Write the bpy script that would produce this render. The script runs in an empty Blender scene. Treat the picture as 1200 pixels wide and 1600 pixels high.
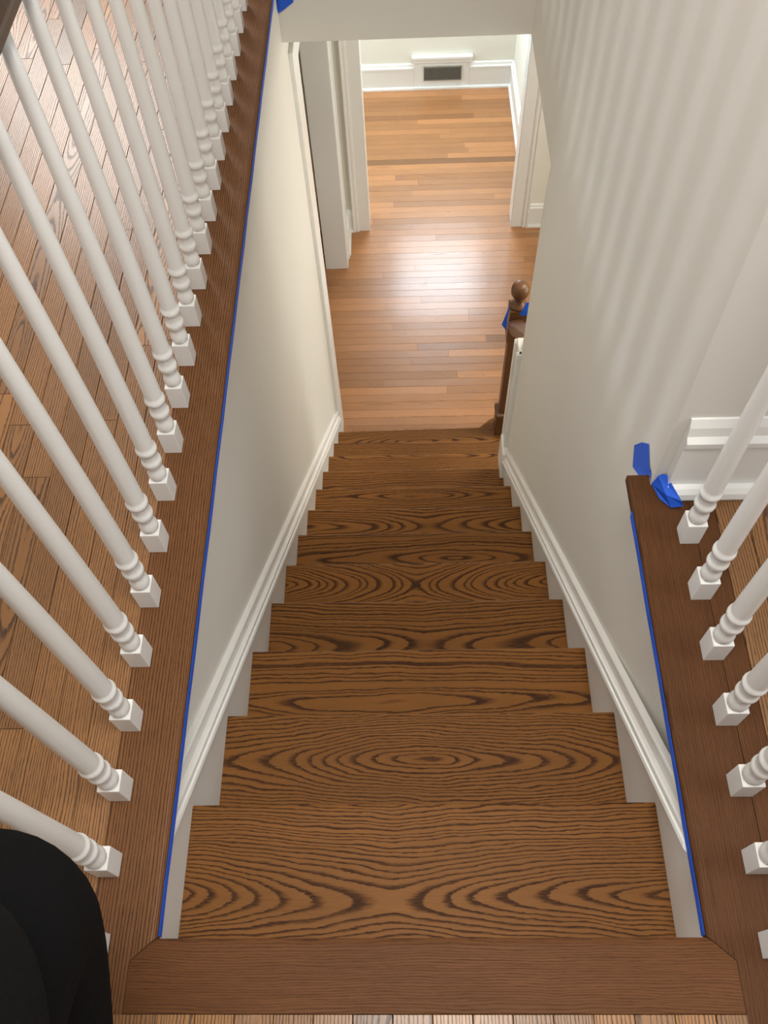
import bpy, bmesh, math, random
from mathutils import Vector, Matrix

random.seed(7)
scene = bpy.context.scene
COL = scene.collection

# ------------------------------------------------------------------ camera
F_PX = 1352.25                                  # focal length in pixels of a 1200 x 1600 frame
cam_data = bpy.data.cameras.new('camera')
cam_data.sensor_fit = 'VERTICAL'
cam_data.sensor_height = 24.0
cam_data.sensor_width = 18.0
cam_data.lens = 24.0 * F_PX / 1600.0
cam_data.clip_start = 0.02
cam = bpy.data.objects.new('camera', cam_data)
COL.objects.link(cam)
cr = Vector((0.99937566, 0.00093161, -0.03531882))
cu = Vector((0.01738781, 0.85724551, 0.51461423))
cf = Vector((-0.0307563, 0.51490705, -0.8566941))
cm = Matrix(((cr.x, cu.x, -cf.x, -0.0073), (cr.y, cu.y, -cf.y, -0.1137), (cr.z, cu.z, -cf.z, 1.3410), (0, 0, 0, 1)))
cam.matrix_world = cm
scene.camera = cam

# ------------------------------------------------------------------ world, lights, exposure
world = bpy.data.worlds.new('world')
scene.world = world
world.use_nodes = True
bg = world.node_tree.nodes['Background']
bg.inputs[0].default_value = (0.75, 0.85, 1.0, 1)
bg.inputs[1].default_value = 0.6
scene.view_settings.view_transform = 'Standard'
scene.view_settings.look = 'None'
scene.view_settings.exposure = 0.8
scene.view_settings.gamma = 1.0
scene.view_settings.use_curve_mapping = False


def area(name, loc, aim, sx, sy, power, color):
    d = bpy.data.lights.new(name, 'AREA')
    d.shape = 'RECTANGLE'
    d.size = sx
    d.size_y = sy
    d.energy = power
    d.color = color
    o = bpy.data.objects.new(name, d)
    COL.objects.link(o)
    o.location = loc
    v = Vector(aim) - Vector(loc)
    o.rotation_euler = v.to_track_quat('-Z', 'Y').to_euler()
    return o


COOL = (0.80, 0.90, 1.0)
DAY = (0.92, 0.96, 1.0)
WARM = (1.0, 0.90, 0.76)
area('slit_window_light', (-3.98, 1.30, 0.58), (0, 1.30, 0.4), 0.28, 0.72, 18, COOL)
area('hall_window_light', (-1.55, 4.02, 1.30), (-1.2, 1.0, 0.3), 1.1, 1.4, 46, (0.98, 0.97, 0.94))
area('back_fill_light', (0.3, -2.9, 1.45), (0.1, 0.0, 0.2), 2.0, 1.2, 9, COOL)  # soft general fill added behind the camera; the back wall has no window
area('side_window_light', (2.22, 0.05, 1.30), (-0.6, 0.5, 0.0), 0.9, 1.3, 14, COOL)
area('upper_ceiling_light', (0.10, 0.05, 2.38), (0.1, 0.05, 0), 0.6, 0.6, 21, (1.0, 0.96, 0.90))
area('far_room_window_light', (0.30, 6.10, -1.10), (0.25, 4.4, -2.6), 0.75, 1.1, 34, COOL)
area('far_room_side_light', (-1.75, 5.3, -1.3), (0.8, 4.7, -1.6), 0.9, 1.1, 15, (0.70, 0.86, 1.0))
area('lower_hall_light', (1.15, 2.75, -0.36), (-0.4, 2.9, -2.2), 0.6, 0.6, 16, WARM)
area('lower_side_fill_light', (2.10, 2.6, -1.40), (-0.5, 4.1, -1.7), 1.0, 1.3, 17, (0.95, 1.0, 0.95))  # fill added to brighten the doorway casings; no window in that hall wall

# ------------------------------------------------------------------ measures
RI, GO = 0.209, 0.22687        # riser height, going
NT = 12                        # treads below the landing
ZF = -13 * RI                  # lower floor
ZC = -0.30                     # lower ceiling
ZU = 2.45                      # upper ceiling
XL, XR = -0.405, 0.411         # stairwell wall faces
SL, SR = -0.397, 0.409         # skirt faces (ends of the treads)
TL, TR = -0.376, 0.392         # inner edges of the floor trim boards
YH = 2.69                      # header face
YE = 2.03                      # end of the right stair wall


# ------------------------------------------------------------------ materials
def new_mat(name):
    m = bpy.data.materials.new(name)
    m.use_nodes = True
    nt = m.node_tree
    return m, nt, nt.nodes['Principled BSDF']


def N(nt, typ, **kw):
    n = nt.nodes.new(typ)
    for k, v in kw.items():
        setattr(n, k, v)
    return n


def M(nt, op, a, b=None, c=None, clamp=False):
    n = nt.nodes.new('ShaderNodeMath')
    n.operation = op
    n.use_clamp = clamp
    for i, v in enumerate((a, b, c)):
        if v is None:
            continue
        if isinstance(v, (int, float)):
            n.inputs[i].default_value = v
        else:
            nt.links.new(v, n.inputs[i])
    return n.outputs[0]


def noise(nt, vec, scale=1.0, detail=2.0, rough=0.5):
    n = nt.nodes.new('ShaderNodeTexNoise')
    n.inputs['Scale'].default_value = scale
    n.inputs['Detail'].default_value = detail
    n.inputs['Roughness'].default_value = rough
    nt.links.new(vec, n.inputs['Vector'])
    return n.outputs['Fac']


def combine(nt, x, y, z):
    n = nt.nodes.new('ShaderNodeCombineXYZ')
    for i, v in enumerate((x, y, z)):
        if isinstance(v, (int, float)):
            n.inputs[i].default_value = v
        else:
            nt.links.new(v, n.inputs[i])
    return n.outputs[0]


def mixc(nt, f, a, b, blend='MIX'):
    n = nt.nodes.new('ShaderNodeMix')
    n.data_type = 'RGBA'
    n.blend_type = blend
    fi, ai, bi = n.inputs[0], n.inputs[6], n.inputs[7]
    for s, v in ((fi, f), (ai, a), (bi, b)):
        if isinstance(v, (int, float)):
            s.default_value = v
        elif isinstance(v, tuple):
            s.default_value = v + (1,)
        else:
            nt.links.new(v, s)
    return n.outputs[2]


def ss(nt, v, lo, hi):
    n = nt.nodes.new('ShaderNodeMapRange')
    n.interpolation_type = 'SMOOTHSTEP'
    nt.links.new(v, n.inputs[0])
    n.inputs[1].default_value = lo
    n.inputs[2].default_value = hi
    return n.outputs[0]


def oak(name, light, dark, spacing=0.0055, line=0.9, rough=0.36, wave=0.03, wob_amp=0.02, tone_amp=0.25, grain_amp=0.4, coat=0.0, spec=0.35, fade=(0.14, 0.52)):
    """Stained flat-sawn oak.  Local X is the grain.  Object properties: seed, y0 (heart line), tone,
    c0 / sl (where along the board the rings close, and how fast), sp (ring spacing factor - 1)."""
    m, nt, p = new_mat(name)
    L = nt.links.new
    tc = N(nt, 'ShaderNodeTexCoord')
    sep = N(nt, 'ShaderNodeSeparateXYZ')
    L(tc.outputs['Object'], sep.inputs[0])
    x, y, z = sep.outputs
    at = {}
    for k in ('seed', 'y0', 'tone', 'c0', 'sl', 'sp'):
        a = N(nt, 'ShaderNodeAttribute', attribute_type='OBJECT', attribute_name=k)
        at[k] = a.outputs['Fac']
    sx = M(nt, 'ADD', x, M(nt, 'MULTIPLY', at['seed'], 3.17))
    yz = M(nt, 'ADD', y, M(nt, 'MULTIPLY', z, 0.8))
    # distance from the heart varies along the board: cathedrals
    dn = noise(nt, combine(nt, M(nt, 'MULTIPLY', sx, 2.3), M(nt, 'MULTIPLY', yz, 2.0), at['seed']), 1.0, 1.0, 0.4)
    d = M(nt, 'MULTIPLY', M(nt, 'SUBTRACT', dn, 0.2), wave * 2.2)
    dx = M(nt, 'SUBTRACT', x, at['c0'])
    cone = M(nt, 'SQRT', M(nt, 'ADD', M(nt, 'MULTIPLY', dx, dx), 0.0006))
    d = M(nt, 'ADD', d, M(nt, 'MULTIPLY', at['sl'], cone))
    d = M(nt, 'ADD', d, M(nt, 'MULTIPLY', M(nt, 'MAXIMUM', M(nt, 'MULTIPLY', at['sl'], -1.0), 0.0), 0.44))
    wb = noise(nt, combine(nt, M(nt, 'MULTIPLY', sx, 4.0), M(nt, 'MULTIPLY', yz, 11.0), at['seed']), 1.0, 2.0, 0.5)
    wob = M(nt, 'MULTIPLY', M(nt, 'SUBTRACT', wb, 0.5), wob_amp)
    wb2 = noise(nt, combine(nt, M(nt, 'MULTIPLY', sx, 16.0), M(nt, 'MULTIPLY', yz, 45.0), at['seed']), 1.0, 2.0, 0.55)
    wob = M(nt, 'ADD', wob, M(nt, 'MULTIPLY', M(nt, 'SUBTRACT', wb2, 0.5), wob_amp * 0.22))
    jag = noise(nt, combine(nt, M(nt, 'MULTIPLY', sx, 70.0), M(nt, 'MULTIPLY', yz, 420.0), at['seed']), 1.0, 2.0, 0.6)
    jag = M(nt, 'MULTIPLY', M(nt, 'SUBTRACT', jag, 0.5), 0.0022)
    yy = M(nt, 'ADD', M(nt, 'SUBTRACT', yz, at['y0']), wob)
    r = M(nt, 'SQRT', M(nt, 'ADD', M(nt, 'MULTIPLY', d, d), M(nt, 'MULTIPLY', yy, yy)))
    r = M(nt, 'ADD', r, jag)
    # uneven ring widths
    rw = noise(nt, combine(nt, M(nt, 'MULTIPLY', r, 60.0), at['seed'], 0.0), 1.0, 1.0, 0.5)
    q = M(nt, 'DIVIDE', r, M(nt, 'MULTIPLY', M(nt, 'ADD', 1.0, at['sp']), spacing))
    q = M(nt, 'ADD', q, M(nt, 'MULTIPLY', rw, 1.9))
    f = M(nt, 'FRACT', q)
    up = ss(nt, f, 0.0, 0.08)
    dn2 = M(nt, 'SUBTRACT', 1.0, ss(nt, f, fade[0], fade[1]))
    ring = M(nt, 'MULTIPLY', up, dn2)
    pores = noise(nt, combine(nt, M(nt, 'MULTIPLY', sx, 42.0), M(nt, 'MULTIPLY', yz, 900.0), M(nt, 'MULTIPLY', z, 300.0)), 1.0, 2.0, 0.6)
    pore = ss(nt, pores, 0.42, 0.66)
    fib = noise(nt, combine(nt, M(nt, 'MULTIPLY', sx, 9.0), M(nt, 'MULTIPLY', yz, 260.0), 3.0), 1.0, 3.0, 0.6)
    blot = noise(nt, combine(nt, M(nt, 'MULTIPLY', sx, 5.0), M(nt, 'MULTIPLY', yz, 16.0), 8.0), 1.0, 3.0, 0.55)
    dk = M(nt, 'MULTIPLY', ring, M(nt, 'ADD', 0.72, M(nt, 'MULTIPLY', pore, 0.45)), clamp=True)
    dk = M(nt, 'MULTIPLY', dk, M(nt, 'ADD', 0.40, M(nt, 'MULTIPLY', blot, 1.2)), clamp=True)
    dk = M(nt, 'MULTIPLY', dk, line)
    dk = M(nt, 'ADD', dk, M(nt, 'MULTIPLY', M(nt, 'SUBTRACT', fib, 0.42), grain_amp), clamp=True)
    dk = M(nt, 'ADD', dk, M(nt, 'MULTIPLY', pore, 0.08), clamp=True)
    col = mixc(nt, dk, light, dark)
    tone = M(nt, 'ADD', 1.0, M(nt, 'MULTIPLY', at['tone'], tone_amp))
    tone = M(nt, 'MULTIPLY', tone, M(nt, 'ADD', 0.80, M(nt, 'MULTIPLY', blot, 0.40)))
    col = mixc(nt, 1.0, col, combine(nt, tone, tone, tone), 'MULTIPLY')
    L(col, p.inputs['Base Color'])
    L(M(nt, 'ADD', rough, M(nt, 'MULTIPLY', dk, 0.12)), p.inputs['Roughness'])
    p.inputs['Specular IOR Level'].default_value = spec
    p.inputs['Coat Weight'].default_value = coat
    p.inputs['Coat Roughness'].default_value = 0.2
    bp = N(nt, 'ShaderNodeBump')
    bp.inputs['Strength'].default_value = 0.3
    bp.inputs['Distance'].default_value = 0.0006
    L(M(nt, 'SUBTRACT', 1.0, dk), bp.inputs['Height'])
    L(bp.outputs[0], p.inputs['Normal'])
    return m


def paint(name, c, rough=0.6, bump=0.0, spec=0.5, bscale=260.0, mottled=0.03):
    m, nt, p = new_mat(name)
    tc = N(nt, 'ShaderNodeTexCoord')
    nz = noise(nt, tc.outputs['Object'], 3.0, 3.0)
    v = M(nt, 'ADD', 1.0 - mottled, M(nt, 'MULTIPLY', nz, mottled * 2))
    col = mixc(nt, 1.0, c, combine(nt, v, v, v), 'MULTIPLY')
    nt.links.new(col, p.inputs['Base Color'])
    p.inputs['Roughness'].default_value = rough
    p.inputs['Specular IOR Level'].default_value = spec
    if bump:
        b = N(nt, 'ShaderNodeBump')
        b.inputs['Strength'].default_value = bump
        b.inputs['Distance'].default_value = 0.001
        nt.links.new(noise(nt, tc.outputs['Object'], bscale, 2.0), b.inputs['Height'])
        nt.links.new(b.outputs[0], p.inputs['Normal'])
    return m


def fabric(name, c):
    m, nt, p = new_mat(name)
    tc = N(nt, 'ShaderNodeTexCoord')
    nz = noise(nt, tc.outputs['Object'], 420.0, 3.0, 0.7)
    v = M(nt, 'ADD', 0.5, nz)
    nt.links.new(mixc(nt, 1.0, c, combine(nt, v, v, v), 'MULTIPLY'), p.inputs['Base Color'])
    p.inputs['Roughness'].default_value = 0.95
    p.inputs['Specular IOR Level'].default_value = 0.1
    b = N(nt, 'ShaderNodeBump')
    b.inputs['Strength'].default_value = 0.6
    b.inputs['Distance'].default_value = 0.002
    nt.links.new(nz, b.inputs['Height'])
    nt.links.new(b.outputs[0], p.inputs['Normal'])
    return m


OAK_TREAD = oak('oak_tread', (0.238, 0.098, 0.023), (0.046, 0.017, 0.006), 0.0060, 1.05, 0.48, wave=0.02, wob_amp=0.034, spec=0.15, grain_amp=0.5)
OAK_DARK = oak('oak_dark', (0.125, 0.050, 0.017), (0.044, 0.017, 0.007), 0.0036, 0.55, 0.5, grain_amp=1.0, spec=0.13)
OAK_TRIM = oak('oak_trim', (0.195, 0.084, 0.030), (0.052, 0.020, 0.008), 0.0050, 0.95, 0.42, wob_amp=0.008, grain_amp=0.6, spec=0.2)
OAK_FLOOR = oak('oak_floor', (0.345, 0.158, 0.050), (0.070, 0.029, 0.011), 0.0046, 1.05, 0.36, wave=0.03, wob_amp=0.008, tone_amp=0.2, coat=0.18, spec=0.45)
OAK_LOWER = oak('oak_lower_floor', (0.46, 0.21, 0.080), (0.22, 0.090, 0.032), 0.0050, 0.85, 0.24, wave=0.03, wob_amp=0.012, tone_amp=0.2, coat=0.3, spec=0.5)
OAK_NEWEL = oak('oak_newel', (0.155, 0.066, 0.022), (0.065, 0.026, 0.010), 0.005, 0.7, 0.36, spec=0.5)
OAK_RAIL = oak('oak_rail', (0.06, 0.028, 0.014), (0.025, 0.011, 0.006), 0.004, 0.6, 0.35, spec=0.5)
SUBFLOOR = paint('subfloor', (0.03, 0.017, 0.009), 0.9)
WALL = paint('wall_paint', (0.74, 0.71, 0.65), 0.72, 0.08, 0.35)
WALL_CREAM = paint('wall_paint_cream', (0.80, 0.78, 0.69), 0.7, 0.06, 0.35)
CEIL = paint('ceiling_paint', (0.82, 0.80, 0.76), 0.8)
TRIM = paint('trim_paint', (0.82, 0.81, 0.77), 0.28, 0.05, 0.5, 90.0)
BAL = paint('baluster_paint', (0.84, 0.83, 0.80), 0.27, 0.05, 0.5, 70.0)
TAPE = paint('masking_tape_blue', (0.012, 0.10, 0.62), 0.6, 0.15, 0.4, 500.0, 0.08)
GRILLE = paint('register_metal', (0.22, 0.21, 0.18), 0.5)
HOLE = paint('register_hole', (0.015, 0.015, 0.013), 0.9)
CLOTH = fabric('black_fleece', (0.0045, 0.0045, 0.005))
SKIN = paint('skin', (0.55, 0.34, 0.25), 0.55)
HAIR = paint('hair', (0.05, 0.03, 0.02), 0.6)
SHOE = paint('shoe', (0.03, 0.03, 0.03), 0.5)


# ------------------------------------------------------------------ helpers
def link(name, me, mat, parent=None, loc=(0, 0, 0), rotz=0.0):
    o = bpy.data.objects.new(name, me)
    COL.objects.link(o)
    if mat is not None and len(me.materials) == 0:
        me.materials.append(mat)
    o.location = loc
    o.rotation_euler = (0, 0, rotz)
    if parent is not None:
        o.parent = parent
    return o


def finish(bm, name, smooth=False):
    bmesh.ops.recalc_face_normals(bm, faces=bm.faces)
    me = bpy.data.meshes.new(name)
    bm.to_mesh(me)
    bm.free()
    if smooth:
        for p in me.polygons:
            p.use_smooth = True
    return me


def add_box(bm, x0, x1, y0, y1, z0, z1, bevel=0.0, seg=1):
    vs = [bm.verts.new((x, y, z)) for z in (z0, z1) for y in (y0, y1) for x in (x0, x1)]
    idx = ((0, 1, 3, 2), (4, 6, 7, 5), (0, 4, 5, 1), (2, 3, 7, 6), (0, 2, 6, 4), (1, 5, 7, 3))
    fs = [bm.faces.new([vs[i] for i in f]) for f in idx]
    if bevel > 0:
        es = {e for f in fs for e in f.edges}
        bmesh.ops.bevel(bm, geom=list(es), offset=bevel, segments=seg, affect='EDGES', profile=0.5)


def box(name, x0, x1, y0, y1, z0, z1, mat, parent=None, bevel=0.0, seg=1, centre=False):
    bm = bmesh.new()
    if centre:
        c = ((x0 + x1) / 2, (y0 + y1) / 2, (z0 + z1) / 2)
    else:
        c = (0, 0, 0)
    add_box(bm, x0 - c[0], x1 - c[0], y0 - c[1], y1 - c[1], z0 - c[2], z1 - c[2], bevel, seg)
    return link(name, finish(bm, name), mat, parent, c)


def boxes(name, lst, mat, parent=None, bevel=0.0):
    bm = bmesh.new()
    for b in lst:
        b2 = bmesh.new()
        add_box(b2, *b, bevel)
        me = bpy.data.meshes.new('t')
        b2.to_mesh(me)
        b2.free()
        bm.from_mesh(me)
        bpy.data.meshes.remove(me)
    return link(name, finish(bm, name), mat, parent)


def add_prism(bm, pts, axis, a, b):
    """pts: 2-D outline; axis: extrusion axis; the two other axes keep cyclic order for x, (x,z) for y, (x,y) for z."""
    def P(u, v, t):
        return {'x': (t, u, v), 'y': (u, t, v), 'z': (u, v, t)}[axis]
    A = [bm.verts.new(P(u, v, a)) for u, v in pts]
    B = [bm.verts.new(P(u, v, b)) for u, v in pts]
    n = len(pts)
    bm.faces.new(A)
    bm.faces.new(B[::-1])
    for i in range(n):
        bm.faces.new((A[i], B[i], B[(i + 1) % n], A[(i + 1) % n]))


def prism(name, pts, axis, a, b, mat, parent=None, loc=(0, 0, 0), rotz=0.0):
    bm = bmesh.new()
    add_prism(bm, pts, axis, a, b)
    return link(name, finish(bm, name), mat, parent, loc, rotz)


def ramp(name, sec, y0, y1, mat, parent=None, zmax=None, zmin=None):
    """A moulding that follows the stair slope: section points (x, height above the nosing line)."""
    bm = bmesh.new()
    A = [bm.verts.new((x, y0, h - y0 * RI / GO)) for x, h in sec]
    B = [bm.verts.new((x, y1, h - y1 * RI / GO)) for x, h in sec]
    n = len(sec)
    bm.faces.new(A)
    bm.faces.new(B[::-1])
    for i in range(n):
        bm.faces.new((A[i], B[i], B[(i + 1) % n], A[(i + 1) % n]))
    for lim, no in ((zmax, (0, 0, 1)), (zmin, (0, 0, -1))):
        if lim is None:
            continue
        g = bm.verts[:] + bm.edges[:] + bm.faces[:]
        bmesh.ops.bisect_plane(bm, geom=g, plane_co=(0, 0, lim), plane_no=no, clear_outer=True)
        ed = [e for e in bm.edges if e.is_boundary]
        if ed:
            bmesh.ops.contextual_create(bm, geom=ed)
    return link(name, finish(bm, name), mat, parent)


def add_lathe(bm, prof, cx=0.0, cy=0.0, seg=20, cap=True):
    rings = []
    for r, z in prof:
        rings.append([bm.verts.new((cx + r * math.cos(2 * math.pi * i / seg), cy + r * math.sin(2 * math.pi * i / seg), z)) for i in range(seg)])
    for a, b in zip(rings, rings[1:]):
        for i in range(seg):
            bm.faces.new((a[i], a[(i + 1) % seg], b[(i + 1) % seg], b[i]))
    if cap:
        bm.faces.new(rings[0][::-1])
        bm.faces.new(rings[-1])


def sweep(name, path, sec, mat, parent=None, smooth=False):
    """Sweep a section (side, up) along a polyline in 3-D."""
    bm = bmesh.new()
    rings = []
    for i, p in enumerate(path):
        p = Vector(p)
        t = (Vector(path[min(i + 1, len(path) - 1)]) - Vector(path[max(i - 1, 0)])).normalized()
        s = t.cross(Vector((0, 0, 1)))
        s = s.normalized() if s.length > 1e-5 else Vector((1, 0, 0))
        u = s.cross(t)
        rings.append([bm.verts.new(p + s * a + u * b) for a, b in sec])
    n = len(sec)
    for a, b in zip(rings, rings[1:]):
        for i in range(n):
            bm.faces.new((a[i], a[(i + 1) % n], b[(i + 1) % n], b[i]))
    bm.faces.new(rings[0][::-1])
    bm.faces.new(rings[-1])
    return link(name, finish(bm, name, smooth), mat, parent)


def struct(o, label=None):
    o['kind'] = 'structure'
    if label:
        o['label'] = label
    return o


def empty(name, loc, label=None, cat=None, group=None):
    o = bpy.data.objects.new(name, None)
    COL.objects.link(o)
    o.location = loc
    if label:
        o['label'] = label
    if cat:
        o['category'] = cat
    if group:
        o['group'] = group
    return o


def tag(o, label, cat, group=None):
    o['label'] = label
    o['category'] = cat
    if group:
        o['group'] = group
    return o


def wood(o, seed=None, y0=0.0, tone=0.0, c0=0.0, sl=0.0, sp=0.0):
    o['seed'] = float(random.uniform(0, 60) if seed is None else seed)
    o['y0'] = float(y0)
    o['tone'] = float(tone)
    o['c0'] = float(c0)
    o['sl'] = float(sl)
    o['sp'] = float(sp)
    return o


def child_at(parent, o):
    """parent an object already placed in world space to an Empty that only translates"""
    o.parent = parent
    o.location = Vector(o.location) - Vector(parent.location)
    return o


# ------------------------------------------------------------------ setting: walls
# left stair wall with the cased opening at its foot (a face along x = XL)
OPL0, OPL1, OPZ = 2.94, 4.205, -0.50
bm = bmesh.new()
add_box(bm, XL - 0.13, XL, -0.6, OPL0, ZF - 0.05, -0.03)
add_box(bm, XL - 0.13, XL, OPL0, OPL1, OPZ, -0.03)
add_box(bm, XL - 0.13, XL, OPL1, 4.56, ZF - 0.05, -0.03)
struct(link('wall_left', finish(bm, 'wall_left'), WALL), 'cream painted wall down the left side of the stairs')

# right stair wall: below the floor at XR, easing out to x = .43 above it
bm = bmesh.new()
prof = [(XR, ZF - 0.05), (XR, -0.42)]
for i in range(1, 11):
    t = i / 10
    s = t * t * (3 - 2 * t)
    prof.append((XR + 0.019 * s, -0.42 + 0.42 * t))
prof2 = prof + [(0.43, ZU)]


def wall_strip(bm, prof, y0, y1, xb):
    A = [(x, z) for x, z in prof]
    out = A + [(xb, A[-1][1]), (xb, A[0][1])]
    add_prism(bm, out, 'y', y0, y1)


def zcut(prof, z0, z1):
    r = []
    for (xa, za), (xb, zb) in zip(prof, prof[1:]):
        for zc in (z0, z1):
            if za < zc < zb:
                t = (zc - za) / (zb - za)
                r.append((xa + (xb - xa) * t, zc))
    r += [p for p in prof if z0 <= p[1] <= z1]
    return sorted(set(r), key=lambda p: p[1])


wall_strip(bm, zcut(prof2, ZF - 0.05, -0.03), -0.6, 0.74, 0.52)
wall_strip(bm, zcut(prof2, ZF - 0.05, ZC), 0.74, YE, 0.52)
wall_strip(bm, zcut(prof2, ZC, ZU), 0.74, YH, 0.52)
me = finish(bm, 'wall_right')
struct(link('wall_right', me, WALL), 'pale wall down the right side of the stairs with soft baluster shadows')

# wall on the right landing facing the camera
box_wf = struct(box('wall_right_return', 0.52, 2.3, 0.74, 0.87, -0.03, ZU, WALL))
box_wf.name = 'wall_landing'
# header and the upper wall above it
struct(box('wall_header', XL, 0.52, YH, YH + 0.12, ZC, ZU, WALL), 'header wall crossing above the foot of the stairs')
# lower hall
struct(boxes('ceiling_lower', [(XL - 2.2, 2.3, YH + 0.12, 7.0, ZC, ZC + 0.05), (0.52, 2.3, -0.6, YH + 0.12, ZC, ZC + 0.05), (-2.6, XL - 0.13, -0.6, YH + 0.12, ZC, ZC + 0.05)], CEIL))
PX0, PX1, PZ = -0.249, 0.705, -0.62
struct(boxes('wall_partition', [(-2.0, PX0 - 0.015, 4.575, 4.70, ZF - 0.05, ZC), (PX1 + 0.015, 2.3, 4.575, 4.70, ZF - 0.05, ZC), (PX0 - 0.015, PX1 + 0.015, 4.575, 4.70, PZ, ZC)], WALL_CREAM), 'cream wall with a wide cased opening to the far room')
struct(box('wall_far', -2.0, 1.0, 6.15, 6.27, ZF - 0.05, ZC, WALL_CREAM), 'cream far wall of the room beyond the hall')
struct(box('wall_far_right', 0.83, 0.95, 4.70, 6.15, ZF - 0.05, ZC, WALL_CREAM))
struct(box('wall_far_left', -2.0, -1.88, 4.70, 6.15, ZF - 0.05, ZC, WALL_CREAM))
struct(box('wall_hall_right', 2.18, 2.3, -0.6, 4.575, ZF - 0.05, ZC, WALL_CREAM))
struct(box('wall_side_room', -2.6, -2.48, -0.6, 4.575, ZF - 0.05, ZC, WALL_CREAM))
struct(box('wall_lower_back', -2.6, 2.3, -0.72, -0.6, ZF - 0.05, -0.03, WALL_CREAM))
# upper hall
struct(box('wall_upper_left', -4.2, -4.05, -3.1, 4.2, -0.3, ZU, WALL))
struct(box('wall_upper_front', -4.2, XL, 4.08, 4.2, -0.3, ZU, WALL))
struct(box('wall_upper_side', XL, XL + 0.12, YH + 0.12, 4.2, -0.3, ZU, WALL))
struct(box('wall_upper_right', 2.3, 2.42, -3.1, 0.87, -0.3, ZU, WALL))
struct(box('wall_upper_back', -4.2, 2.42, -3.2, -3.05, -0.3, ZU, WALL))
struct(box('ceiling', -4.2, 2.42, -3.2, 4.2, ZU, ZU + 0.1, CEIL))

# ------------------------------------------------------------------ floors with single boards
floor_up = struct(boxes('floor', [(-4.2, -0.5, -3.1, 4.2, -0.29, -0.019), (0.50, 2.42, -3.1, 0.74, -0.29, -0.019), (-0.5, 0.50, -3.1, -0.06, -0.29, -0.019), (-0.5, XL - 0.06, -0.06, 4.2, -0.29, -0.03), (0.47, 0.5, -0.06, 0.74, -0.29, -0.03)], SUBFLOOR), 'upper hall oak strip floor')


def plank(parent, cx, cy, length, width, ztop, along, mat, th=0.018, gap=0.0004, ch=0.0007, y0=None):
    bm = bmesh.new()
    l, w = length / 2 - gap * 0.6, width / 2 - gap
    dz = random.uniform(-0.0003, 0.0003)
    outer = [(-l, -w), (l, -w), (l, w), (-l, w)]
    inner = [(-l + ch, -w + ch), (l - ch, -w + ch), (l - ch, w - ch), (-l + ch, w - ch)]
    lo = [bm.verts.new((u, v, -th)) for u, v in outer]
    mi = [bm.verts.new((u, v, -ch)) for u, v in outer]
    to = [bm.verts.new((u, v, 0)) for u, v in inner]
    for a, b in ((lo, mi), (mi, to)):
        for i in range(4):
            bm.faces.new((a[i], a[(i + 1) % 4], b[(i + 1) % 4], b[i]))
    bm.faces.new(to)
    bm.faces.new(lo[::-1])
    o = link('plank', finish(bm, 'plank'), mat, parent, (cx, cy, ztop + dz), math.pi / 2 if along == 'y' else 0.0)
    wood(o, None, random.choice((-1, 1)) * random.uniform(0.0, 0.11) if y0 is None else y0, random.uniform(-1, 1) - (1.4 if random.random() < 0.07 else 0))
    return o


def strips(parent, u0, u1, v0, v1, width, along, ztop, mat, lmin, lmax):
    """strips side by side from u0 to u1 (across), laid end to end from v0 to v1 (along)"""
    n = 0
    u = u0
    while u < u1 - 0.004:
        w = min(width, u1 - u)
        v = v0
        first = True
        while v < v1 - 0.001:
            ln = random.uniform(lmin, lmax) * (random.uniform(0.3, 1) if first else 1)
            first = False
            if v1 - (v + ln) < 0.2:
                ln = v1 - v
            if along == 'y':
                plank(parent, u + w / 2, v + ln / 2, ln, w, ztop, 'y', mat)
            else:
                plank(parent, v + ln / 2, u + w / 2, ln, w, ztop, 'x', mat)
            v += ln
            n += 1
        u += w
    return n


BW = 0.0535
nb = strips(floor_up, -0.471 - 24 * BW, -0.471, -0.55, 3.2, BW, 'y', 0.0, OAK_FLOOR, 0.8, 2.2)
nb += strips(floor_up, 0.535, 0.535 + 10 * BW, -0.55, 0.738, BW, 'y', 0.0, OAK_FLOOR, 0.5, 1.3)
nb += strips(floor_up, -0.471, 0.535, -0.55, -0.0935, BW, 'y', 0.0, OAK_FLOOR, 0.45, 0.9)
# plain continuation of the same floor out of view
wood(link('floor_field', None or finish((lambda b: (add_box(b, -4.05, -0.471 - 24 * BW, -3.0, 4.08, -0.02, -0.0005), b)[1])(bmesh.new()), 'floor_field'), OAK_FLOOR, floor_up))
wood(link('floor_field', finish((lambda b: (add_box(b, -0.471 - 24 * BW, 2.3, -3.0, -0.55, -0.02, -0.0005), b)[1])(bmesh.new()), 'floor_field'), OAK_FLOOR, floor_up))
wood(link('floor_field', finish((lambda b: (add_box(b, 0.535 + 10 * BW, 2.3, -0.55, 0.74, -0.02, -0.0005), b)[1])(bmesh.new()), 'floor_field'), OAK_FLOOR, floor_up))
wood(link('floor_field', finish((lambda b: (add_box(b, -0.471 - 24 * BW, -0.471, 3.2, 4.08, -0.02, -0.0005), b)[1])(bmesh.new()), 'floor_field'), OAK_FLOOR, floor_up))

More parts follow.
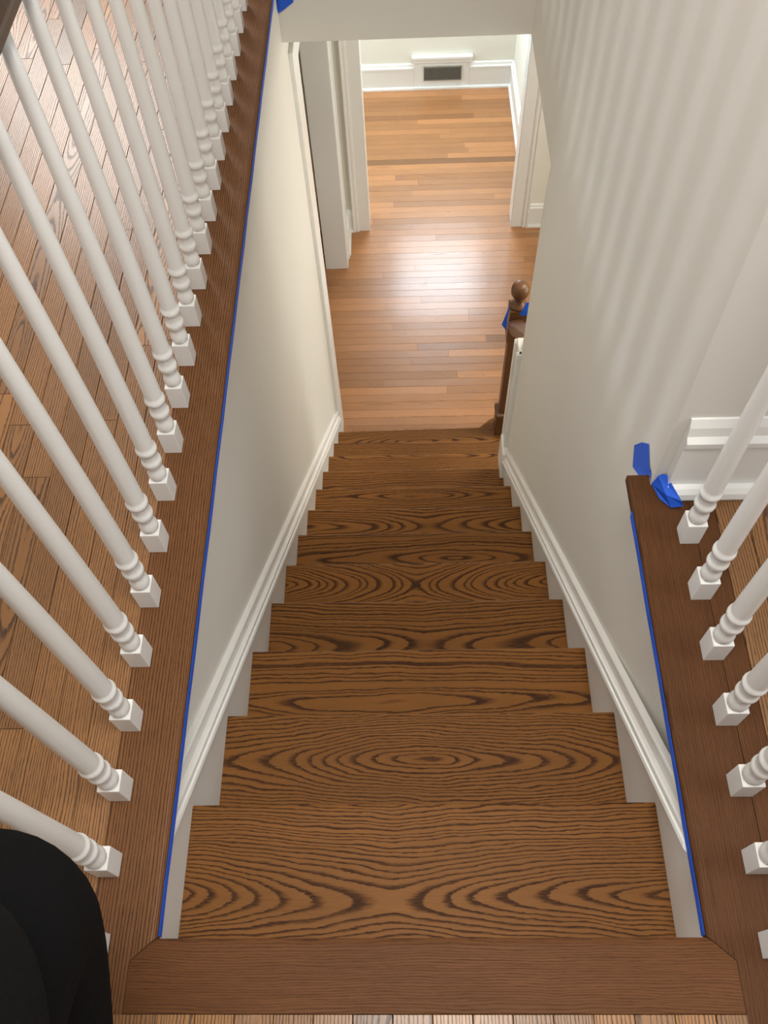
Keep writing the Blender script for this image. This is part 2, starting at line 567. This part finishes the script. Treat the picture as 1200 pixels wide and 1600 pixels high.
floor_low = struct(box('floor_lower', -2.6, 2.3, -0.6, 6.27, ZF - 0.2, ZF - 0.0185, SUBFLOOR), 'lower hall floor of narrow oak strips running across')
nl = strips(floor_low, 2.63, 6.15, -0.60, 1.15, 0.0568, 'x', ZF, OAK_LOWER, 0.7, 2.4)
for b in ((-2.5, -0.60, -0.6, 6.15), (1.15, 2.2, -0.6, 6.15), (-0.60, 1.15, -0.6, 2.63)):
    wood(link('floor_field', finish((lambda q: (add_box(q, b[0], b[1], b[2], b[3], ZF - 0.018, ZF - 0.0006), q)[1])(bmesh.new()), 'floor_field'), OAK_LOWER, floor_low))

# ------------------------------------------------------------------ oak trim boards round the stairwell


def nosed(name, pts, mat, edges, parent=None, th=0.028, loc=(0, 0, 0), rotz=0.0, rad=0.008):
    """board from a plan outline; outline edges listed in `edges` get a rounded top and bottom"""
    bm = bmesh.new()
    add_prism(bm, pts, 'z', -th, 0.0)
    bm.edges.ensure_lookup_table()
    n = len(pts)
    sel = []
    for e in bm.edges:
        a, b = e.verts
        if abs(a.co.z - b.co.z) > 1e-6:
            continue
        for i in edges:
            p, q = Vector(pts[i]), Vector(pts[(i + 1) % n])
            ab = {(round(v.co.x, 5), round(v.co.y, 5)) for v in (a, b)}
            if ab == {(round(p.x, 5), round(p.y, 5)), (round(q.x, 5), round(q.y, 5))}:
                sel.append(e)
    bmesh.ops.bevel(bm, geom=sel, offset=rad, segments=4, affect='EDGES', profile=0.5)
    return link(name, finish(bm, name), mat, parent, loc, rotz)


# local X runs along the grain (world +y after the quarter turn: local (u,v) -> world (-v, u))
def along_y(pts):
    return [(y, -x) for x, y in pts]


left_pts = [(-0.471, -0.55), (-0.41, -0.55), (-0.41, -0.03), (TL, 0.0), (TL, YH), (-0.471, YH)]
t1 = struct(nosed('trim_1', along_y(left_pts), OAK_TRIM, [3], rotz=math.pi / 2), 'stained oak edge board under the left balusters')
wood(t1, 3.0, 0.62, 0)
right_pts = [(TR, 0.0), (0.426, -0.03), (0.426, -0.55), (0.492, -0.55), (0.492, 0.74), (0.43, 0.74), (0.43, 0.765), (TR, 0.765)]
t2 = struct(nosed('trim_2', along_y(right_pts), OAK_DARK, [7, 6], rotz=math.pi / 2, rad=0.007), 'dark stained oak edge board under the right balusters')
wood(t2, 11.0, -0.30, -0.45)
t2b = struct(nosed('trim_3', along_y([(0.493, -0.55), (0.534, -0.55), (0.534, 0.738), (0.493, 0.738)]), OAK_DARK, [], rotz=math.pi / 2), 'narrow dark oak strip beside the right edge board')
wood(t2b, 17.0, -0.30, 0.15)
front_pts = [(TL + 0.0006, -0.0008), (-0.4094, -0.0305), (-0.4094, -0.093), (0.4254, -0.093), (0.4254, -0.0305), (TR - 0.0006, -0.0008)]
t3 = struct(nosed('trim_4', front_pts, OAK_DARK, [5], rad=0.009), 'dark oak landing nosing board with mitred corners')
wood(t3, 23.0, 0.11, 0.8)

# ------------------------------------------------------------------ the staircase
stair = empty('staircase', (0, 0, ZF), 'straight flight of stained oak treads with white skirt boards', 'stairs')
# heart line, eye/saddle position, ring opening, spacing factor of each tread's figure
tread_fig = {1: (-0.022, -0.05, -0.125, -0.02), 2: (0.030, 0.04, 0.11, -0.05), 3: (-0.004, -0.06, 0.05, 0.75), 4: (-0.002, 0.02, -0.12, 0.6),
             5: (0.058, 0.0, -0.19, 0.15), 6: (0.030, 0.12, 0.07, 0.8), 7: (0.050, 0.05, -0.10, 0.6), 8: (0.085, -0.02, 0.07, 0.3),
             9: (0.02, 0.1, 0.06, 0.4), 10: (0.12, 0.0, 0.05, 0.2), 11: (0.13, 0.0, 0.05, 0.2), 12: (0.05, 0.03, 0.07, 0.3)}
tread_seed = {1: 4.3, 2: 9.1, 3: 14.2, 4: 21.7, 5: 27.4, 6: 33.3, 7: 38.8, 8: 44.1, 9: 49.9, 10: 53.0, 11: 57.7, 12: 61.2}
for k in range(1, NT + 1):
    y1 = k * GO
    y0 = (k - 1) * GO - 0.029
    x1 = SR if k <= 9 else 0.56
    cx, cy = (SL + SR) / 2, (y0 + y1) / 2
    if k == 12:
        pts = [(SL, y0), (0.60, y0), (0.63, y0 + 0.05), (0.64, y1 + 0.02), (0.60, y1 + 0.09), (0.50, y1 + 0.10), (0.43, y1 + 0.06), (0.38, y1), (SL, y1)]
        eds = [1, 2, 3, 4, 5, 6, 7]
    else:
        pts = [(SL, y0), (x1, y0), (x1, y1), (SL, y1)]
        eds = [2]
    pts = [(x - cx, y - cy) for x, y in pts]
    t = nosed('tread', pts, OAK_TREAD, eds, None, 0.027, (cx, cy, -k * RI), 0, 0.007)
    child_at(stair, t)
    fy, fc, fs, fp = tread_fig[k]
    wood(t, tread_seed[k], fy, random.uniform(-0.25, 0.25), fc, fs, fp)
for k in range(1, 14):
    yb = (k - 1) * GO - 0.029
    x1 = SR if k <= 10 else 0.545
    zb = -k * RI if k < 13 else ZF
    r = box('riser', SL, x1, yb - 0.018, yb - 0.0005, zb, -(k - 1) * RI - 0.0275, TRIM, None, 0, 1, True)
    child_at(stair, r)
# skirt boards and their moulded caps
sk = ramp('skirt_board', [(XL - 0.002, -0.34), (SL, -0.34), (SL, 0.080), (XL - 0.002, 0.080)], -0.028, 2.80, TRIM, None, -0.029, ZF)
child_at(stair, sk)
capL = [(XL + u, h) for u, h in ((0, 0.158), (0.010, 0.158), (0.013, 0.153), (0.011, 0.147), (0.007, 0.144), (0.006, 0.122), (0.009, 0.110), (0.014, 0.105), (0.018, 0.104), (0.019, 0.098), (0.015, 0.094), (0.016, 0.091), (0.022, 0.089), (0.024, 0.082), (0.019, 0.075), (0, 0.074))]
cp = ramp('skirt_cap', capL, 0.02, 2.80, TRIM, None, -0.029, None)
child_at(stair, cp)
sk = ramp('skirt_board', [(XR + 0.002, -0.34), (SR - 0.004, -0.34), (SR - 0.004, 0.080), (XR + 0.002, 0.080)], -0.028, 2.03, TRIM, None, -0.029, ZF)
child_at(stair, sk)
capR = [(2 * 0 + XR - (x - XL), h) for x, h in capL]
cp = ramp('skirt_cap', capR, 0.02, 1.985, TRIM, None, -0.029, None)
child_at(stair, cp)

# wall-end post of white trim at the right wall
struct(boxes('trim_5', [(0.402, 0.515, YE, 2.115, -10 * RI, -1.115), (0.394, 0.515, YE - 0.004, YE + 0.016, -1.86, -1.115), (0.394, 0.515, 2.094, 2.120, -1.86, -1.125)], TRIM, None, 0.003), 'white fluted trim post closing the end of the right wall')
struct(boxes('trim_6', [(0.388, 0.414, 1.985, 2.10, -9 * RI, -1.70)], TRIM, None, 0.004), 'white plinth block where the right skirt ends')

# ------------------------------------------------------------------ cased openings of the lower hall
d1 = struct(empty('door_1', (XL, OPL0, ZF)), 'white cased doorway in the left wall of the lower hall')
boxd = [('casing', (XL - 0.001, XL + 0.017, 2.795, OPL0, ZF, OPZ + 0.10)), ('head_casing', (XL - 0.001, XL + 0.017, OPL0, OPL1, OPZ, OPZ + 0.10)), ('jamb', (XL - 0.132, XL + 0.012, OPL1 - 0.001, OPL1 + 0.004, ZF, OPZ))]
for nme, b in boxd:
    o = box(nme, *b, TRIM, None, 0.002, 1, True)
    child_at(d1, o)
# far casing of the doorway: flat board plus moulded outer bead
o = boxes('casing', [(XL - 0.001, XL + 0.016, OPL1, OPL1 + 0.10, ZF, OPZ + 0.10), (XL - 0.001, XL + 0.024, OPL1 + 0.085, OPL1 + 0.115, ZF, OPZ + 0.10)], TRIM, None, 0.003)
child_at(d1, o)

d2 = struct(empty('door_2', (0.23, 4.57, ZF)), 'wide white cased opening to the room beyond the hall')


def casing_section(x_in, x_out, y):
    s = 1 if x_out > x_in else -1
    w = abs(x_out - x_in)
    pr = [(0, 0.013), (0.62, 0.013), (0.64, 0.019), (0.74, 0.024), (0.84, 0.020), (0.88, 0.028), (0.97, 0.030), (1.0, 0.026), (1.0, -0.002), (0, -0.002)]
    return [(x_in + s * u * w, y - d) for u, d in pr]


o = prism('casing', casing_section(PX0, -0.362, 4.575), 'z', ZF, PZ + 0.1, TRIM)
child_at(d2, o)
o = prism('casing', casing_section(PX1, 0.815, 4.575), 'z', ZF, PZ + 0.1, TRIM)
child_at(d2, o)
o = box('head_casing', PX0, PX1, 4.555, 4.577, PZ, PZ + 0.1, TRIM, None, 0.003, 1, True)
child_at(d2, o)
for x0, x1 in ((PX0 - 0.016, PX0), (PX1, PX1 + 0.016)):
    o = box('jamb', x0, x1, 4.565, 4.71, ZF, PZ, TRIM, None, 0.001, 1, True)
    child_at(d2, o)

# ------------------------------------------------------------------ baseboards


def base_prof(h, d0, cap, shoe=True):
    """(depth, height) outline: shoe, flat face, moulded cap"""
    p = [(0, 0)]
    p += [(d0 + 0.014, 0), (d0 + 0.014, 0.010), (d0 + 0.010, 0.018), (d0, 0.021)] if shoe else [(d0, 0)]
    p += [(d0, h - cap), (d0 + 0.006, h - cap + 0.004), (d0 + 0.006, h - cap * 0.62), (d0 - 0.002, h - cap * 0.45), (d0 - 0.006, h - 0.004), (d0 - 0.010, h), (0, h)]
    return p


def base_x(name, x0, x1, y, z, prof, facing=-1, parent=None):
    return prism(name, [(y + facing * d, z + h) for d, h in prof], 'x', x0, x1, TRIM, parent)


def base_y(name, y0, y1, x, z, prof, facing=-1, parent=None):
    return prism(name, [(x + facing * d, z + h) for d, h in prof], 'y', y0, y1, TRIM, parent)


lowp = base_prof(0.178, 0.016, 0.04)
farp = base_prof(0.20, 0.018, 0.045)
# far wall, interrupted by the raised register panel
struct(base_x('baseboard_far', -1.88, 0.075, 6.15, ZF, farp), 'white moulded baseboard on the far wall, left of the vent')
struct(base_x('baseboard_far_east', 0.50, 0.83, 6.15, ZF, farp), 'white moulded baseboard on the far wall, right of the vent')
struct(boxes('trim_7', [(0.075, 0.50, 6.132, 6.15, ZF, -2.505), (0.075, 0.50, 6.115, 6.15, ZF, ZF + 0.02), (0.060, 0.515, 6.112, 6.15, -2.475, -2.455), (0.068, 0.507, 6.120, 6.15, -2.505, -2.475), (0.115, 0.47, 6.126, 6.15, -2.53, -2.518)], TRIM, None, 0.002), 'raised white baseboard panel around the wall vent')
struct(base_y('baseboard_far_right', 4.71, 6.15, 0.83, ZF, farp), 'white baseboard along the right wall of the far room')
struct(base_x('baseboard_hall_right', 0.815, 2.18, 4.575, ZF, lowp), 'white baseboard right of the cased opening')
struct(base_x('baseboard_hall_left', XL, -0.362, 4.575, ZF, lowp), 'short white baseboard left of the cased opening')
struct(base_y('baseboard_hall_side', OPL1 + 0.115, 4.575, XL, ZF, lowp, 1), 'white baseboard piece between doorway and cased opening')
# landing baseboard at the right, with its end cut at the wall corner
lp = [(0, 0), (0.036, 0), (0.040, 0.010), (0.037, 0.022), (0.030, 0.030), (0.020, 0.032), (0.020, 0.140), (0.024, 0.146), (0.024, 0.158), (0.014, 0.166), (0.011, 0.185), (0.004, 0.200), (0, 0.200)]
struct(base_x('baseboard_landing', 0.450, 2.3, 0.74, 0.0, lp), 'white moulded baseboard on the landing wall at the right')

# wall vent
vent = empty('wall_vent', (0.2925, 6.132, -2.592), 'dark metal vent grille set in the far baseboard', 'vent')
o = box('vent_back', 0.155, 0.43, 6.1285, 6.1315, -2.640, -2.544, HOLE, None, 0, 1, True)
child_at(vent, o)
lst = [(0.150, 0.435, 6.122, 6.131, -2.645, -2.640), (0.150, 0.435, 6.122, 6.131, -2.544, -2.539), (0.150, 0.155, 6.122, 6.131, -2.645, -2.539), (0.430, 0.435, 6.122, 6.131, -2.645, -2.539)]
o = boxes('vent_frame', lst, GRILLE)
o.parent = vent
o.location = -Vector(vent.location)
lst = [(0.155 + 0.275 * (i + 0.5) / 30 - 0.0022, 0.155 + 0.275 * (i + 0.5) / 30 + 0.0022, 6.123, 6.1305, -2.640, -2.544) for i in range(30)]
o = boxes('vent_slats', lst, GRILLE)
o['kind'] = 'stuff'
o.parent = vent
o.location = -Vector(vent.location)

# ------------------------------------------------------------------ balustrades
BX, BH = 0.033, 0.060


def baluster_mesh():
    bm = bmesh.new()
    prof = [(0.0118, 0.0595), (0.0135, 0.062), (0.0158, 0.066), (0.0166, 0.0715), (0.0160, 0.078), (0.0146, 0.084), (0.0133, 0.089), (0.0134, 0.093), (0.0144, 0.099), (0.0168, 0.1035), (0.0179, 0.108), (0.0179, 0.112), (0.0170, 0.1155),
            (0.0158, 0.1175), (0.0153, 0.124), (0.0155, 0.132), (0.0162, 0.1370), (0.0181, 0.1395), (0.0187, 0.1445), (0.0180, 0.149), (0.0158, 0.152), (0.0156, 0.158), (0.0157, 0.19), (0.0150, 0.26), (0.0138, 0.38), (0.0124, 0.50), (0.0112, 0.60), (0.0100, 0.74), (0.0094, 0.817)]
    add_lathe(bm, prof, seg=20)
    return finish(bm, 'baluster', True)


def block_mesh():
    bm = bmesh.new()
    add_box(bm, -BX / 2, BX / 2, -BX / 2, BX / 2, 0, BH, 0.0012, 2)
    return finish(bm, 'base_block')


BAL_ME, BLK_ME = baluster_mesh(), block_mesh()
RAIL_SEC = [(-0.022, -0.022), (0.022, -0.022), (0.026, -0.008), (0.031, 0.004), (0.030, 0.018), (0.020, 0.029), (0.0, 0.033), (-0.020, 0.029), (-0.030, 0.018), (-0.031, 0.004), (-0.026, -0.008)]


def balustrade(name, label, x, ys, r0, r1):
    root = empty(name, (x, ys[0], 0), label, 'balustrade')
    for y in ys:
        b = link('baluster', BAL_ME, BAL, root, (0, y - ys[0], 0))
        link('base_block', BLK_ME, BAL, b)
    h = sweep('handrail', [(0, r0 - ys[0], 0.838), (0, r1 - ys[0], 0.838)], RAIL_SEC, OAK_RAIL, root)
    wood(h)
    return root


PIT = 0.10745
balustrade('balustrade', 'long white turned balustrade with dark handrail along the left floor edge', -0.4575, [0.0957 + PIT * k for k in range(-1, 24)], -0.06, 2.69)
balustrade('balustrade', 'short white turned balustrade on the dark board at the right', 0.4775, [0.0957 - 0.0 + PIT * k for k in range(-3, 6)], -0.45, 0.74)

# ------------------------------------------------------------------ newel and lower handrail
nx, ny = 0.4975, 2.7145
nz0 = -12 * RI
newel = empty('newel_post', (nx, ny, nz0), 'dark oak newel post with ball top at the stair foot', 'newel post')


def nbox(name, w, z0, z1, bev):
    o = box(name, nx - w, nx + w, ny - w, ny + w, z0, z1, OAK_NEWEL, None, bev, 2, True)
    o.data.transform(Matrix.Rotation(math.pi / 2, 4, 'Y').inverted())     # grain upright
    o.rotation_euler = (0, math.pi / 2, 0)
    child_at(newel, o)
    wood(o)
    return o


nbox('base_block', 0.0425, nz0, -2.36, 0.003)
nbox('base_cap', 0.048, -2.36, -2.325, 0.010)
nbox('shaft', 0.030, -2.325, -1.77, 0.004)
nbox('upper_block', 0.040, -1.77, -1.565, 0.004)
bm = bmesh.new()
add_lathe(bm, [(0.040, -1.565), (0.040, -1.556), (0.030, -1.548), (0.022, -1.538), (0.019, -1.524), (0.022, -1.514), (0.030, -1.506), (0.0375, -1.492), (0.041, -1.472), (0.040, -1.455), (0.034, -1.440), (0.022, -1.430), (0.008, -1.427)], nx, ny, 24)
o = link('ball_finial', finish(bm, 'ball_finial', True), OAK_NEWEL)
o.parent = newel
o.location = -Vector(newel.location)
wood(o)
path = [(nx - 0.005, ny - 0.040, -1.66), (nx - 0.005, ny - 0.10, -1.615), (nx - 0.005, ny - 0.2, -1.52), (nx - 0.020, 2.115, -1.145), (nx - 0.024, 2.03, -1.07)]
hr = sweep('handrail', path, [(a * 1.25, b * 1.2) for a, b in RAIL_SEC], OAK_NEWEL)
wood(hr)
tag(hr, 'short oak handrail end between the newel post and the right wall', 'handrail')

# ------------------------------------------------------------------ blue tape


def ribbon(name, rows, label, group=None):
    """tape from a grid of points, given a little thickness"""
    bm = bmesh.new()
    vs = [[bm.verts.new(p) for p in r] for r in rows]
    for a, b in zip(vs, vs[1:]):
        for i in range(len(a) - 1):
            bm.faces.new((a[i], a[i + 1], b[i + 1], b[i]))
    o = link(name, finish(bm, name), TAPE)
    md = o.modifiers.new('thickness', 'SOLIDIFY')
    md.thickness = 0.0006
    md.offset = 0.0
    return tag(o, label, 'tape', group)


def edge_tape(x, y0, y1, n, side, label):
    rows = []
    for i in range(n + 1):
        y = y0 + (y1 - y0) * i / n
        j = 0.0012 * math.sin(i * 1.7) + random.uniform(-0.0006, 0.0006)
        rows.append([(x, y, -0.0065 + j * 0.5), (x + side * 0.0003, y, -0.016), (x - side * 0.001, y, -0.0275 + j)])
    return ribbon('masking_tape', rows, label)


edge_tape(TL + 0.0012, 0.002, 2.66, 40, 1, 'long strip of blue masking tape under the left floor edge')
edge_tape(TR - 0.0012, 0.002, 0.69, 14, -1, 'shorter strip of blue masking tape under the right floor edge')
ribbon('masking_tape', [[(0.4285, 0.862, -0.067 + 0.02), (0.4285, 0.835, 0.0), (0.4285, 0.806, 0.036)], [(0.4265, 0.83, -0.075), (0.4275, 0.80, -0.03), (0.4280, 0.772, 0.018)], [(0.424, 0.775, -0.030), (0.4265, 0.765, -0.005), (0.4275, 0.748, 0.018)]], 'torn blue tape stuck up the wall beyond the right board end')
ribbon('masking_tape', [[(0.4275, 0.768, 0.012), (0.436, 0.744, 0.030), (0.448, 0.736, 0.040)], [(0.430, 0.742, 0.004), (0.445, 0.700, 0.028), (0.468, 0.685, 0.032)], [(0.441, 0.708, 0.002), (0.456, 0.686, 0.008), (0.474, 0.682, 0.020)]], 'crumpled darker blue tape against the landing baseboard corner')
ribbon('masking_tape', [[(TL - 0.03, YH - 0.002, -0.03), (TL + 0.01, YH - 0.002, -0.06), (TL + 0.05, YH - 0.002, -0.05)], [(TL - 0.031, YH - 0.003, -0.17), (TL - 0.02, YH - 0.010, -0.185), (TL + 0.024, YH - 0.003, -0.17)], [(TL - 0.030, YH - 0.004, -0.186), (TL - 0.026, YH - 0.012, -0.198), (TL + 0.0, YH - 0.004, -0.185)]], 'blue tape flap hanging at the far end of the left edge')
ribbon('masking_tape', [[(0.4565, 2.71, -1.56), (0.4565, 2.70, -1.575)], [(0.445, 2.70, -1.60), (0.452, 2.69, -1.615)], [(0.428, 2.685, -1.655), (0.450, 2.675, -1.685)]], 'pointed blue tape tab on the left side of the newel')
ribbon('masking_tape', [[(0.523, 2.668, -1.500), (0.560, 2.672, -1.50)], [(0.507, 2.658, -1.540), (0.548, 2.660, -1.54)], [(0.497, 2.655, -1.566), (0.540, 2.655, -1.57)]], 'blue tape scrap under the newel ball at the right')

# ------------------------------------------------------------------ person in black at the left


def skin_body(name, joints, bones, root, sub=3):
    me = bpy.data.meshes.new(name)
    keys = list(joints)
    me.from_pydata([joints[k][0] for k in keys], [(keys.index(a), keys.index(b)) for a, b in bones], [])
    o = bpy.data.objects.new(name, me)
    COL.objects.link(o)
    md = o.modifiers.new('skin', 'SKIN')
    md.use_smooth_shade = True
    sv = me.skin_vertices[0].data
    for i, k in enumerate(keys):
        r = joints[k][1]
        sv[i].radius = r if isinstance(r, tuple) else (r, r)
        sv[i].use_root = (k == root)
    o.modifiers.new('sub', 'SUBSURF').levels = sub
    dg = bpy.context.evaluated_depsgraph_get()
    m2 = bpy.data.meshes.new_from_object(o.evaluated_get(dg))
    bpy.data.objects.remove(o)
    return m2


PXO, PYO = -0.34, -0.27
J = {
    'pelvis': ((PXO, PYO, 0.88), (0.150, 0.125)),
    'waist': ((PXO, PYO - 0.01, 1.05), (0.140, 0.110)),
    'chest': ((PXO, PYO - 0.02, 1.27), (0.155, 0.115)),
    'neck0': ((PXO, PYO - 0.02, 1.43), 0.075),
    'neck1': ((PXO, PYO + 0.0, 1.49), 0.052),
    'head0': ((PXO + 0.01, PYO + 0.03, 1.57), (0.068, 0.078)),
    'head1': ((PXO + 0.01, PYO + 0.03, 1.67), (0.075, 0.092)),
    'shR': ((PXO + 0.17, PYO - 0.02, 1.38), 0.058), 'elR': ((PXO + 0.22, PYO - 0.10, 1.14), 0.046), 'wrR': ((PXO + 0.17, PYO - 0.15, 0.94), 0.030), 'haR': ((PXO + 0.165, PYO - 0.14, 0.86), (0.020, 0.036)),
    'shL': ((PXO - 0.17, PYO - 0.02, 1.38), 0.058), 'elL': ((PXO - 0.215, PYO - 0.13, 1.14), 0.046), 'wrL': ((PXO - 0.20, PYO - 0.12, 0.92), 0.030), 'haL': ((PXO - 0.20, PYO - 0.11, 0.84), (0.020, 0.036)),
    'hipR': ((-0.300, -0.32, 0.84), 0.090), 'knR': ((-0.362, -0.016, 0.585), 0.100), 'anR': ((-0.36, -0.26, 0.21), 0.042),
    'hipL': ((PXO - 0.085, PYO - 0.02, 0.80), 0.090), 'knL': ((PXO - 0.10, PYO - 0.08, 0.48), 0.066), 'anL': ((PXO - 0.10, PYO - 0.18, 0.11), 0.042),
    'heR': ((-0.36, -0.27, 0.15), 0.04), 'toR': ((-0.36, -0.19, 0.040), 0.032), 'heL': ((PXO - 0.10, PYO - 0.20, 0.055), 0.04), 'toL': ((PXO - 0.11, PYO - 0.04, 0.036), 0.034),
}
B = [('pelvis', 'waist'), ('waist', 'chest'), ('chest', 'neck0'), ('neck0', 'neck1'), ('neck1', 'head0'), ('head0', 'head1'), ('chest', 'shR'), ('shR', 'elR'), ('elR', 'wrR'), ('wrR', 'haR'), ('chest', 'shL'), ('shL', 'elL'), ('elL', 'wrL'), ('wrL', 'haL'),
     ('pelvis', 'hipR'), ('hipR', 'knR'), ('knR', 'anR'), ('anR', 'heR'), ('heR', 'toR'), ('pelvis', 'hipL'), ('hipL', 'knL'), ('knL', 'anL'), ('anL', 'heL'), ('heL', 'toL')]
for s, h, w in (('R', 'haR', 1), ('L', 'haL', -1)):
    hx, hy, hz = J[h][0]
    for i, (dy, ln) in enumerate(((0.028, 0.070), (0.010, 0.080), (-0.009, 0.076), (-0.026, 0.060))):
        J['f%s%da' % (s, i)] = ((hx, hy + dy, hz - 0.035), 0.0095)
        J['f%s%db' % (s, i)] = ((hx - w * 0.012, hy + dy * 1.1 + 0.006, hz - 0.035 - ln * 0.55), 0.0085)
        J['f%s%dc' % (s, i)] = ((hx - w * 0.030, hy + dy * 1.1 + 0.012, hz - 0.035 - ln), 0.0075)
        B += [(h, 'f%s%da' % (s, i)), ('f%s%da' % (s, i), 'f%s%db' % (s, i)), ('f%s%db' % (s, i), 'f%s%dc' % (s, i))]
    J['t%sa' % s] = ((hx - w * 0.012, hy + 0.040, hz + 0.01), 0.011)
    J['t%sb' % s] = ((hx - w * 0.026, hy + 0.058, hz - 0.035), 0.009)
    B += [(h, 't%sa' % s), ('t%sa' % s, 't%sb' % s)]
body = skin_body('person', J, B, 'pelvis')
for m in (CLOTH, SKIN, SHOE):
    body.materials.append(m)
for p in body.polygons:
    c = p.center
    p.material_index = 0
    if c.z > 1.47:
        p.material_index = 1
    if c.z < 0.93 and abs(c.x - PXO) > 0.145 and c.y < PYO - 0.05:
        p.material_index = 1
    if c.z < 0.085:
        p.material_index = 2
person = link('person', body, None)
tag(person, 'person in black fleece clothing standing at the lower left corner, head out of frame', 'person')


def blob(name, c, r, mat, parent, segs=(20, 12), cut=None):
    bm = bmesh.new()
    bmesh.ops.create_uvsphere(bm, u_segments=segs[0], v_segments=segs[1], radius=1.0)
    for v in bm.verts:
        v.co = Vector((c[0] + v.co.x * r[0], c[1] + v.co.y * r[1], c[2] + v.co.z * r[2]))
    if cut:
        bmesh.ops.bisect_plane(bm, geom=bm.verts[:] + bm.edges[:] + bm.faces[:], plane_co=cut[0], plane_no=cut[1], clear_outer=True)
    return link(name, finish(bm, name, True), mat, parent)


hx, hy = PXO + 0.01, PYO + 0.03
blob('hair', (hx, hy - 0.012, 1.665), (0.092, 0.108, 0.118), HAIR, person, cut=((hx, hy + 0.035, 1.64), (0, 0.75, -0.66)))
blob('nose', (hx, hy + 0.092, 1.612), (0.013, 0.020, 0.022), SKIN, person, (10, 8))
for s in (-1, 1):
    blob('eye', (hx + s * 0.032, hy + 0.078, 1.645), (0.013, 0.010, 0.009), SHOE, person, (10, 8))
    blob('ear', (hx + s * 0.084, hy - 0.005, 1.62), (0.010, 0.020, 0.030), SKIN, person, (10, 8))
blob('mouth', (hx, hy + 0.083, 1.572), (0.024, 0.010, 0.007), SKIN, person, (10, 8))

# coat: an open skirted shell from chest to hip, slightly folded
bm = bmesh.new()
segs = 40
levels = [(1.36, 0.165, 0.125, 2.0), (1.20, 0.160, 0.138, 2.1), (1.05, 0.160, 0.165, 2.3), (0.93, 0.158, 0.222, 2.6), (0.85, 0.158, 0.250, 2.8), (0.79, 0.155, 0.246, 2.8), (0.78, 0.146, 0.232, 2.8), (0.84, 0.140, 0.195, 3.0)]
rings = []
for z, rx, ry, pw in levels:
    rr = []
    for i in range(segs):
        a = 2 * math.pi * i / segs
        ca, sa = math.cos(a), math.sin(a)
        k = (abs(ca) ** pw + abs(sa) ** pw) ** (-1 / pw)
        k *= 1 + 0.010 * math.sin(9 * a + 1.0) * max(0, (1.25 - z) / 0.5)
        rr.append(bm.verts.new((PXO + rx * k * ca, PYO + ry * k * sa, z + 0.010 * math.sin(3 * a) * (z < 0.9))))
    rings.append(rr)
for a, b in zip(rings, rings[1:]):
    for i in range(segs):
        bm.faces.new((a[i], a[(i + 1) % segs], b[(i + 1) % segs], b[i]))
o = link('jacket', finish(bm, 'jacket', True), CLOTH, person)
md = o.modifiers.new('sub', 'SUBSURF')
md.levels = md.render_levels = 1
print('planks', nb, nl)
